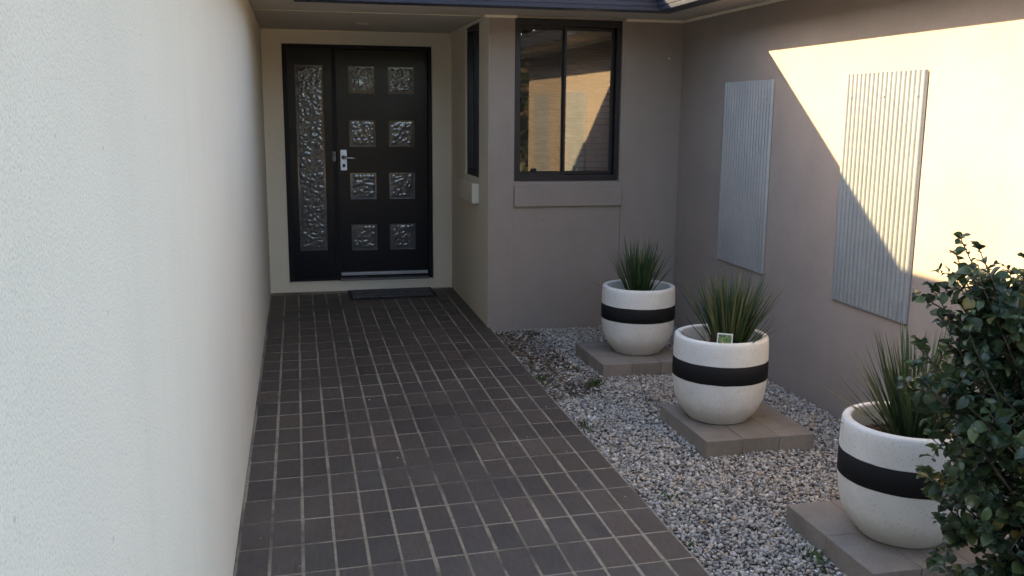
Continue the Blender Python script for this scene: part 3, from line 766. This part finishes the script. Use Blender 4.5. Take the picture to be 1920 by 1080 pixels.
# ------------------------------------------------------------------ planters
SZ = 0.056
def pavers(sx, sy, label):
    s = empty('paver_base', (sx, sy, 0)); tag(s, label, 'pavers', 'paver bases under the planters')
    wx, wy = 0.188, 0.292
    for i in range(3):
        for j in range(2):
            cx_, cy_ = sx + (i-1)*wx + random.uniform(-.001, .001), sy + (j-0.5)*wy + random.uniform(-.0015, .0015)
            bm = bmesh.new(); dz = random.uniform(-.0008, .0006)
            bx(bm, cx_-wx/2+.0006, cx_+wx/2-.0006, cy_-wy/2+.0006, cy_+wy/2-.0006, -0.045, SZ+dz, 0.002)
            for v in bm.verts:
                v.co += Vector((random.uniform(-.0008, .0008), random.uniform(-.0008, .0008), 0))
            mesh_obj('paver', bm, 'paver', s, origin=(cx_, cy_, 0))
    return s
PROF = [(0.0, 0.0), (0.140, 0.0), (0.150, 0.004), (0.155, 0.012), (0.168, 0.026), (0.188, 0.050), (0.206, 0.080), (0.2195, 0.115), (0.228, 0.155), (0.2325, 0.200), (0.2345, 0.224)]
PROF2 = [(0.2345, 0.316), (0.2340, 0.36), (0.2325, 0.40), (0.2310, 0.420), (0.2275, 0.428), (0.2215, 0.431), (0.205, 0.431), (0.1995, 0.428), (0.1975, 0.420), (0.197, 0.35), (0.195, 0.30)]
def planter(px, py, label, soil_h):
    p = empty('planter', (px, py, SZ)); tag(p, label, 'planter', 'striped planters along the courtyard wall')
    bm = bmesh.new()
    lathe(bm, PROF + [(0.2352, 0.270)] + PROF2, 72, px, py, SZ+0.0006)
    bmesh.ops.remove_doubles(bm, verts=bm.verts, dist=1e-5)
    mesh_obj('pot_body', bm, 'terrazzo', p, smooth=True)
    bm = bmesh.new()
    rr = lathe(bm, [(0.2344, 0.2235), (0.2358, 0.2245), (0.2366, 0.270), (0.2358, 0.3155), (0.2342, 0.3165)], 72, px, py, SZ+0.0006)
    for ring, s_ in ((rr[0], 1), (rr[1], 1), (rr[3], 1), (rr[4], 1)):
        for i, v in enumerate(ring): v.co.z += 0.0016*noise.noise((i*0.35, px*7, ring[0].co.z*50))
    mesh_obj('painted_band', bm, 'black_band', p, smooth=True)
    bm = bmesh.new(); n = 10
    rings = [[bm.verts.new((px, py, SZ+soil_h+0.012))]]
    for k in range(1, n+1):
        r = 0.1965*k/n
        rings.append([bm.verts.new((px+r*math.cos(2*math.pi*i/40), py+r*math.sin(2*math.pi*i/40), SZ + soil_h + 0.012*(1-k/n) + 0.008*noise.noise((i*0.9, k*0.8, px*9)))) for i in range(40)])
    for i in range(40): bm.faces.new((rings[0][0], rings[1][i], rings[1][(i+1) % 40]))
    for a, b_ in zip(rings[1:], rings[2:]):
        for i in range(40): bm.faces.new((a[i], b_[i], b_[(i+1) % 40], a[(i+1) % 40]))
    mesh_obj('soil', bm, 'soil', p, smooth=True)
    # bark mulch chips
    bm = bmesh.new()
    for k in range(420):
        r = 0.19*math.sqrt(random.random()); a = random.uniform(0, 6.283)
        c = Vector((px+r*math.cos(a), py+r*math.sin(a), SZ+soil_h+0.010+random.uniform(0, .012)))
        l_, w_, h_ = random.uniform(.008, .022), random.uniform(.004, .009), random.uniform(.0015, .004)
        mt = Matrix.Translation(c) @ Matrix.Rotation(random.uniform(0, 6.28), 4, 'Z') @ Matrix.Rotation(random.uniform(-.6, .6), 4, 'X') @ Matrix.Rotation(random.uniform(-.5, .5), 4, 'Y')
        vs = [bm.verts.new(mt @ Vector((sx*l_*random.uniform(.7, 1), sy*w_*random.uniform(.6, 1), sz*h_))) for sx in (-1, 1) for sy in (-1, 1) for sz in (-1, 1)]
        for f in ((0, 1, 3, 2), (4, 6, 7, 5), (0, 4, 5, 1), (2, 3, 7, 6), (0, 2, 6, 4), (1, 5, 7, 3)): bm.faces.new([vs[i] for i in f])
    tag(mesh_obj('bark_mulch', bm, 'chip', p), kind='stuff')
    return p
def blade(bm, base, az, lean, length, width, curl, seg=6):
    d = Vector((math.cos(az), math.sin(az), 0)); side = Vector((-math.sin(az), math.cos(az), 0))
    tw = random.uniform(-0.7, 0.7); side = (side*math.cos(tw) + d*math.sin(tw))
    p = Vector(base); ang = lean; L_ = []
    for k in range(seg+1):
        f = k/seg
        wv = width*(0.55+0.45*min(1, f*5))*(1-f**3.0)*0.5 + 0.00025
        n_ = (d*math.cos(ang) - Vector((0, 0, 1))*math.sin(ang))
        L_.append((bm.verts.new(p - side*wv + n_*wv*0.35), bm.verts.new(p), bm.verts.new(p + side*wv + n_*wv*0.35)))
        p = p + (d*math.sin(ang) + Vector((0, 0, 1))*math.cos(ang))*length/seg
        ang += curl/seg
    for a, b_ in zip(L_, L_[1:]):
        bm.faces.new((a[0], a[1], b_[1], b_[0])); bm.faces.new((a[1], a[2], b_[2], b_[1]))
def grass(px, py, z, n, hmin, hmax, spread, label, off=(0, 0), wild=0.08):
    s = empty('strappy_grass_plant', (px+off[0], py+off[1], z)); tag(s, label, 'grass plant', 'grass plants in the planters')
    bm = bmesh.new()
    for k in range(n):
        r = 0.055*random.random()**0.7; a = random.uniform(0, 6.283)
        b_ = (px+off[0]+r*math.cos(a), py+off[1]+r*math.sin(a), z - 0.012)
        az = a + random.gauss(0, 0.4)
        lean = abs(random.gauss(0.0, 1))*spread*0.38 + r/0.055*spread*0.75
        ln = random.uniform(hmin, hmax)
        cu = random.uniform(-0.12, 0.25)
        if random.random() < wild: lean += random.uniform(0.3, 0.7); ln *= 1.05; cu *= 1.6
        blade(bm, b_, az, lean, ln, random.uniform(.0075, .0140), cu)
    o = mesh_obj('blades', bm, 'blade', s, smooth=False); tag(o, kind='stuff')
    return s
pavers(*SLABS[0], 'sandy paver base under the far striped planter by the window wall')
pavers(*SLABS[1], 'sandy paver base under the middle striped planter')
pavers(*SLABS[2], 'sandy paver base under the near striped planter beside the shrub')
PL = [(2.373, 5.635), (2.308, 4.27), (2.392, 2.875)]
planter(*PL[0], 'white planter with black band farthest back near the window wall', 0.335)
planter(*PL[1], 'white planter with black band in the middle, holding a plant tag', 0.330)
planter(*PL[2], 'white planter with black band nearest, half hidden by the shrub', 0.335)
grass(*PL[0], SZ+0.345, 200, 0.24, 0.42, 0.40, 'short dark grass plant in the farthest planter', wild=0.03)
grass(*PL[1], SZ+0.340, 260, 0.27, 0.45, 0.44, 'dense grass plant in the middle planter behind the plant tag', (0.03, -0.02), wild=0.04)
grass(*PL[2], SZ+0.345, 210, 0.26, 0.47, 0.50, 'loose tall grass plant in the nearest planter behind the shrub', (0.02, 0.0), wild=0.10)
# plant tag
tg = empty('plant_tag', (2.207, 4.088, SZ+0.36)); tag(tg, 'white plant tag with flower picture stuck in the middle planter', 'plant tag')
tl = 0.14
def tagbox(name, mat, x0, x1, z0, z1, y0_, y1_):
    bm = bmesh.new(); bx(bm, x0, x1, y0_, y1_, z0, z1)
    mt = Matrix.Translation((2.207, 4.088, 0)) @ Matrix.Rotation(-0.30, 4, 'Z') @ Matrix.Rotation(0.06, 4, 'Y')
    for v in bm.verts:
        v.co.y += (v.co.z-0.5)*tl
        v.co = mt @ v.co
    return mesh_obj(name, bm, mat, tg)
tagbox('tag_card', 'plastic_white', -0.037, 0.037, 0.452, 0.535, -0.001, 0.001)
tagbox('tag_stake', 'plastic_white', -0.008, 0.008, 0.375, 0.4515, -0.001, 0.001)
tagbox('tag_picture', 'print', -0.032, 0.032, 0.468, 0.529, -0.0022, -0.0014)
# curled dry leaf beside the grass
dl = empty('dry_leaf', (2.24, 4.24, SZ+0.342)); tag(dl, 'curled brown dead leaf standing in the middle planter', 'dead leaf')
bm = bmesh.new()
for a, le, ln in ((3.6, 0.75, 0.15), (2.2, 0.15, 0.16), (4.4, 0.3, 0.12)): blade(bm, (2.25, 4.24, SZ+0.338), a, le, ln, 0.016, -0.5)
mesh_obj('blade', bm, 'dry_leaf', dl)

# ------------------------------------------------------------------ shrub
SB = Vector((2.40, 2.02, -0.03))
shrub = empty('shrub', SB); tag(shrub, 'dark glossy leaved shrub in front of the nearest planter at the right edge', 'shrub')
def leaf_mesh(shape, wd, droop):
    bm = bmesh.new(); L_ = 1.0; n = 6; rows_ = []
    for k in range(n+1):
        f = k/n
        wv = wd*math.sin(math.pi*min(1, f**shape))**0.75 if 0 < f < 1 else 0.0
        z = 0.10*math.sin(math.pi*f) - droop*f*f
        if k in (0, n): rows_.append([bm.verts.new((0, f, z))])
        else: rows_.append([bm.verts.new((-wv, f, z+0.45*wv+0.05*math.sin(f*9))), bm.verts.new((0, f, z)), bm.verts.new((wv, f, z+0.38*wv-0.05*math.sin(f*8+1)))])
    for a, b_ in zip(rows_, rows_[1:]):
        if len(a) == 1: bm.faces.new((a[0], b_[1], b_[0])); bm.faces.new((a[0], b_[2], b_[1]))
        elif len(b_) == 1: bm.faces.new((a[0], a[1], b_[0])); bm.faces.new((a[1], a[2], b_[0]))
        else: bm.faces.new((a[0], a[1], b_[1], b_[0])); bm.faces.new((a[1], a[2], b_[2], b_[1]))
    me = bpy.data.meshes.new('leaf'); bm.to_mesh(me); bm.free()
    for p in me.polygons: p.use_smooth = True
    me.materials.append(M['leaf']); return me
leafs = [leaf_mesh(*s) for s in ((1.0, .34, .16), (1.25, .40, .30), (1.45, .38, .05), (1.6, .44, .22), (1.3, .30, .4), (1.1, .42, -.1))]
TIPS = [(2.08, 2.25, 1.0), (2.15, 2.1, 0.96), (2.05, 2.2, 0.9), (2.2, 2.2, 0.8), (2.1, 2.15, 0.75), (2.14, 2.25, 0.55), (2.2, 2.1, 0.6), (2.18, 2.15, 0.35), (2.02, 2.2, 1.06), (1.93, 2.23, 0.93), (2.15, 2.28, 1.0), (2.03, 2.25, 1.19), (2.0, 2.2, 1.13), (2.07, 2.15, 1.12), (1.96, 2.2, 1.03), (2.13, 2.2, 1.11), (2.21, 2.25, 1.13), (2.30, 2.1, 1.16), (2.02, 2.15, 1.22), (2.2, 2.12, 1.21), (1.985, 2.18, 1.245), (2.045, 2.22, 1.15), (2.175, 2.16, 1.19), (1.965, 2.25, 1.10), (2.10, 2.30, 1.10), (2.27, 2.20, 1.14), (2.36, 2.05, 1.22),
        (1.915, 2.22, 0.955), (1.87, 2.18, 0.90), (1.99, 2.12, 1.00), (2.08, 2.05, 1.04), (2.22, 2.0, 1.08),
        (1.95, 2.28, 0.80), (1.935, 2.16, 0.70), (2.00, 2.05, 0.82), (2.13, 1.98, 0.88), (2.30, 1.95, 0.95),
        (1.985, 2.24, 0.565), (2.03, 2.12, 0.62), (2.12, 2.06, 0.66), (2.25, 1.92, 0.72), (2.05, 2.30, 0.47),
        (2.02, 2.20, 0.43), (1.965, 2.14, 0.33), (2.10, 2.08, 0.42), (2.22, 2.0, 0.46), (2.12, 2.2, 0.24), (2.24, 2.1, 0.24), (2.04, 2.10, 0.20),
        (2.55, 2.2, 1.1), (2.6, 1.95, 0.9), (2.5, 1.8, 0.7), (2.65, 2.2, 0.6), (2.45, 2.33, 0.9), (2.4, 2.36, 0.6), (2.2, 2.34, 0.85), (2.15, 2.36, 0.62), (2.5, 1.75, 1.05), (2.35, 1.8, 1.0)]
rs = random.Random(21)
stem_bm = bmesh.new(); leaf_list = []
trunks = [SB + Vector((rs.uniform(-.03, .03), rs.uniform(-.03, .03), 0)) for _ in range(6)]
def add_leaf(p, d, size):
    leaf_list.append((Vector(p), Vector(d).normalized(), size, rs.uniform(-0.9, 0.9), rs.randrange(6)))
def shoot(p0, p1, r0, nl, lsz, bend=0.12):
    p0, p1 = Vector(p0), Vector(p1); mid = (p0+p1)/2 + Vector((rs.uniform(-.5, .5), rs.uniform(-.5, .5), rs.uniform(-.2, .6)))*bend*(p1-p0).length
    pts_ = [p0*(1-f)**2 + mid*2*f*(1-f) + p1*f*f for f in [k/6 for k in range(7)]]
    tube(stem_bm, pts_, [r0*(1-0.75*k/6) for k in range(7)], 5, False)
    for k in range(nl):
        f = 0.25 + 0.75*(k+rs.random()*0.6)/nl
        f = min(1, f); p = p0*(1-f)**2 + mid*2*f*(1-f) + p1*f*f
        ax = ((p1-mid)*f + (mid-p0)*(1-f)).normalized()
        o1 = ax.orthogonal().normalized(); o2 = ax.cross(o1); a = k*2.4 + rs.uniform(-.4, .4)
        out = o1*math.cos(a) + o2*math.sin(a)
        add_leaf(p, out*0.9 + ax*rs.uniform(0.1, 0.8) + Vector((0, 0, rs.uniform(-.15, .35))), lsz*rs.choice((0.35, 0.5, 0.6, 0.7, 0.8, 0.95, 1.1))*(1-0.25*f))
    return pts_
for i, tp in enumerate(TIPS):
    tp = Vector(tp); b_ = trunks[i % 6]
    knee = b_.lerp(tp, 0.55) + Vector((0.08, -0.02, 0.02))
    mpts = shoot(b_, knee, 0.010, 3, 0.05)
    shoot(knee, tp, 0.0052, 18, 0.058)
    for k in range(11):
        f = rs.uniform(0.05, 0.92); q0 = knee.lerp(tp, f)
        dirv = Vector((rs.uniform(-1, 1), rs.uniform(-1, 1), rs.uniform(-0.5, 1)))*rs.uniform(0.06, 0.13)
        if q0.x + dirv.x < 1.92 : dirv.x = abs(dirv.x)*0.3
        shoot(q0, q0 + dirv, 0.0026, 9, 0.052)
    # whorl of young leaves at the tip
    for k in range(6):
        a = k*1.05; add_leaf(tp, Vector((math.cos(a), math.sin(a), rs.uniform(0.4, 1.1))), rs.uniform(0.020, 0.036))
mesh_obj('branches', stem_bm, 'stem', shrub, smooth=True)
def leaf_matrix(p, d, size, roll):
    up = Vector((0, 0, 1)); x = d.cross(up)
    x = x.normalized() if x.length > 1e-3 else Vector((1, 0, 0)); z = x.cross(d)
    R_ = Matrix((x, d, z)).transposed().to_4x4()
    return Matrix.Translation(p) @ R_ @ Matrix.Rotation(roll, 4, 'Y') @ Matrix.Scale(size, 4)
cpos = Vector((CX, 0, CH))
def vis_key(l):
    p = l[0] - cpos; dpt = p.dot(Fv); u = p.dot(R2)/dpt; v = p.dot(U2)/dpt
    inside = abs(u) < 0.545 and abs(v) < 0.31
    return (0 if inside else 1, p.length - l[2]*4)
leaf_list.sort(key=vis_key)
rest = bmesh.new()
for i, (p, d, size, roll, kind) in enumerate(leaf_list):
    mt = leaf_matrix(p, d, size, roll)
    if i < 300:
        o = bpy.data.objects.new('leaf', leafs[kind]); link(o, shrub); o.matrix_local = Matrix.Translation(-SB) @ mt
    else:
        me = leafs[kind]; base = [rest.verts.new(mt @ v.co) for v in me.vertices]
        for f in me.polygons: rest.faces.new([base[k] for k in f.vertices])
bmesh_rest = mesh_obj('leaf_mass', rest, 'leaf', shrub, smooth=True); tag(bmesh_rest, kind='stuff')
print('leaves', len(leaf_list))

# ------------------------------------------------------------------ weeds, dead leaves
def weed(x, y, n, s, label, group=None):
    z = bed_h(x, y)
    o = empty('weed', (x, y, z)); tag(o, label, 'weed', 'weeds in the gravel'); bm = bmesh.new()
    for k in range(n):
        blade(bm, (x+random.gauss(0, s*.45), y+random.gauss(0, s*.6), z+0.004), random.uniform(0, 6.28), random.uniform(0.3, 1.2), random.uniform(.5, 1)*s*1.1, s*0.16, random.uniform(0.1, 0.9), 4)
    mesh_obj('blades', bm, 'weed', o)['kind'] = 'stuff'
weed(1.66, 6.10, 26, 0.05, 'small weed by the far end of the path edge')
weed(1.665, 5.33, 30, 0.055, 'green weed against the path edge left of the far planter')
weed(1.94, 5.17, 50, 0.06, 'green weed clump in gravel left of the far paver base')
weed(1.665, 4.45, 24, 0.05, 'weed at the path edge level with the middle planter')
weed(1.75, 3.53, 14, 0.035, 'tiny weed in gravel left of the near planter')
weed(2.0, 3.50, 14, 0.035, 'tiny weed in gravel between middle and near paver bases')
weed(1.65, 3.10, 14, 0.035, 'tiny weed at the near path edge')
weed(2.07, 2.86, 22, 0.06, 'thin grassy weed beside the near paver base')
bm = bmesh.new()
for k in range(1500):
    if k < 1150: x, y = 1.63 + abs(random.gauss(0, .17)), 4.9 + 1.7*random.random()**0.8
    else: x, y = random.uniform(1.63, 3.0), random.uniform(2.6, 6.6)
    if in_slab(x, y): continue
    z = bed_h(x, y) + 0.012 + random.uniform(0, .004); l_, w_ = random.uniform(.008, .022), random.uniform(.003, .008)
    mt = Matrix.Translation((x, y, z)) @ Matrix.Rotation(random.uniform(0, 6.28), 4, 'Z') @ Matrix.Rotation(random.uniform(-.5, .5), 4, 'X')
    vs = [bm.verts.new(mt @ Vector(p)) for p in ((-l_, 0, 0), (0, -w_, .003), (l_, 0, 0.001), (0, w_, .003))]
    bm.faces.new(vs[:3]); bm.faces.new((vs[0], vs[2], vs[3]))
tag(mesh_obj('leaf_litter', bm, 'dry_leaf'), 'scattered brown leaf litter in the gravel by the path edge', 'leaf litter', kind='stuff')

# ------------------------------------------------------------------ garden hedge behind the photographer (shows in the window reflection)
hd = empty('hedge', (5, -12, -0.06)); tag(hd, 'tall dark hedge across the garden, seen only as window reflection', 'hedge')
n = 9000
P = np.stack([rng.uniform(-14, 22, n), rng.uniform(-13.2, -11.2, n), rng.uniform(-0.06, 4.4, n)], 1)
P[:, 2] = np.minimum(P[:, 2], 3.9 + 0.7*np.sin(P[:, 0]*1.3) + 0.3*np.sin(P[:, 0]*4.1))
A_ = rng.normal(0, 1, (n, 3)); A_ /= np.linalg.norm(A_, axis=1)[:, None]; B_ = np.cross(A_, rng.normal(0, 1, (n, 3))); B_ /= np.linalg.norm(B_, axis=1)[:, None]
S_ = rng.uniform(.12, .28, n)[:, None]
Vv = np.stack([P-A_*S_, P-B_*S_*.6, P+A_*S_, P+B_*S_*.6], 1).reshape(-1, 3) - np.array([5, -12, -0.06])
me = bpy.data.meshes.new('foliage'); me.from_pydata(Vv.tolist(), [], np.arange(4*n).reshape(-1, 4).tolist()); me.materials.append(M['hedge'])
tag(link(bpy.data.objects.new('foliage', me), hd), kind='stuff')
bm = bmesh.new(); bx(bm, -14, 22, -12.6, -12.0, -0.06, 3.4)
mesh_obj('inner_branches', bm, 'stem', hd)
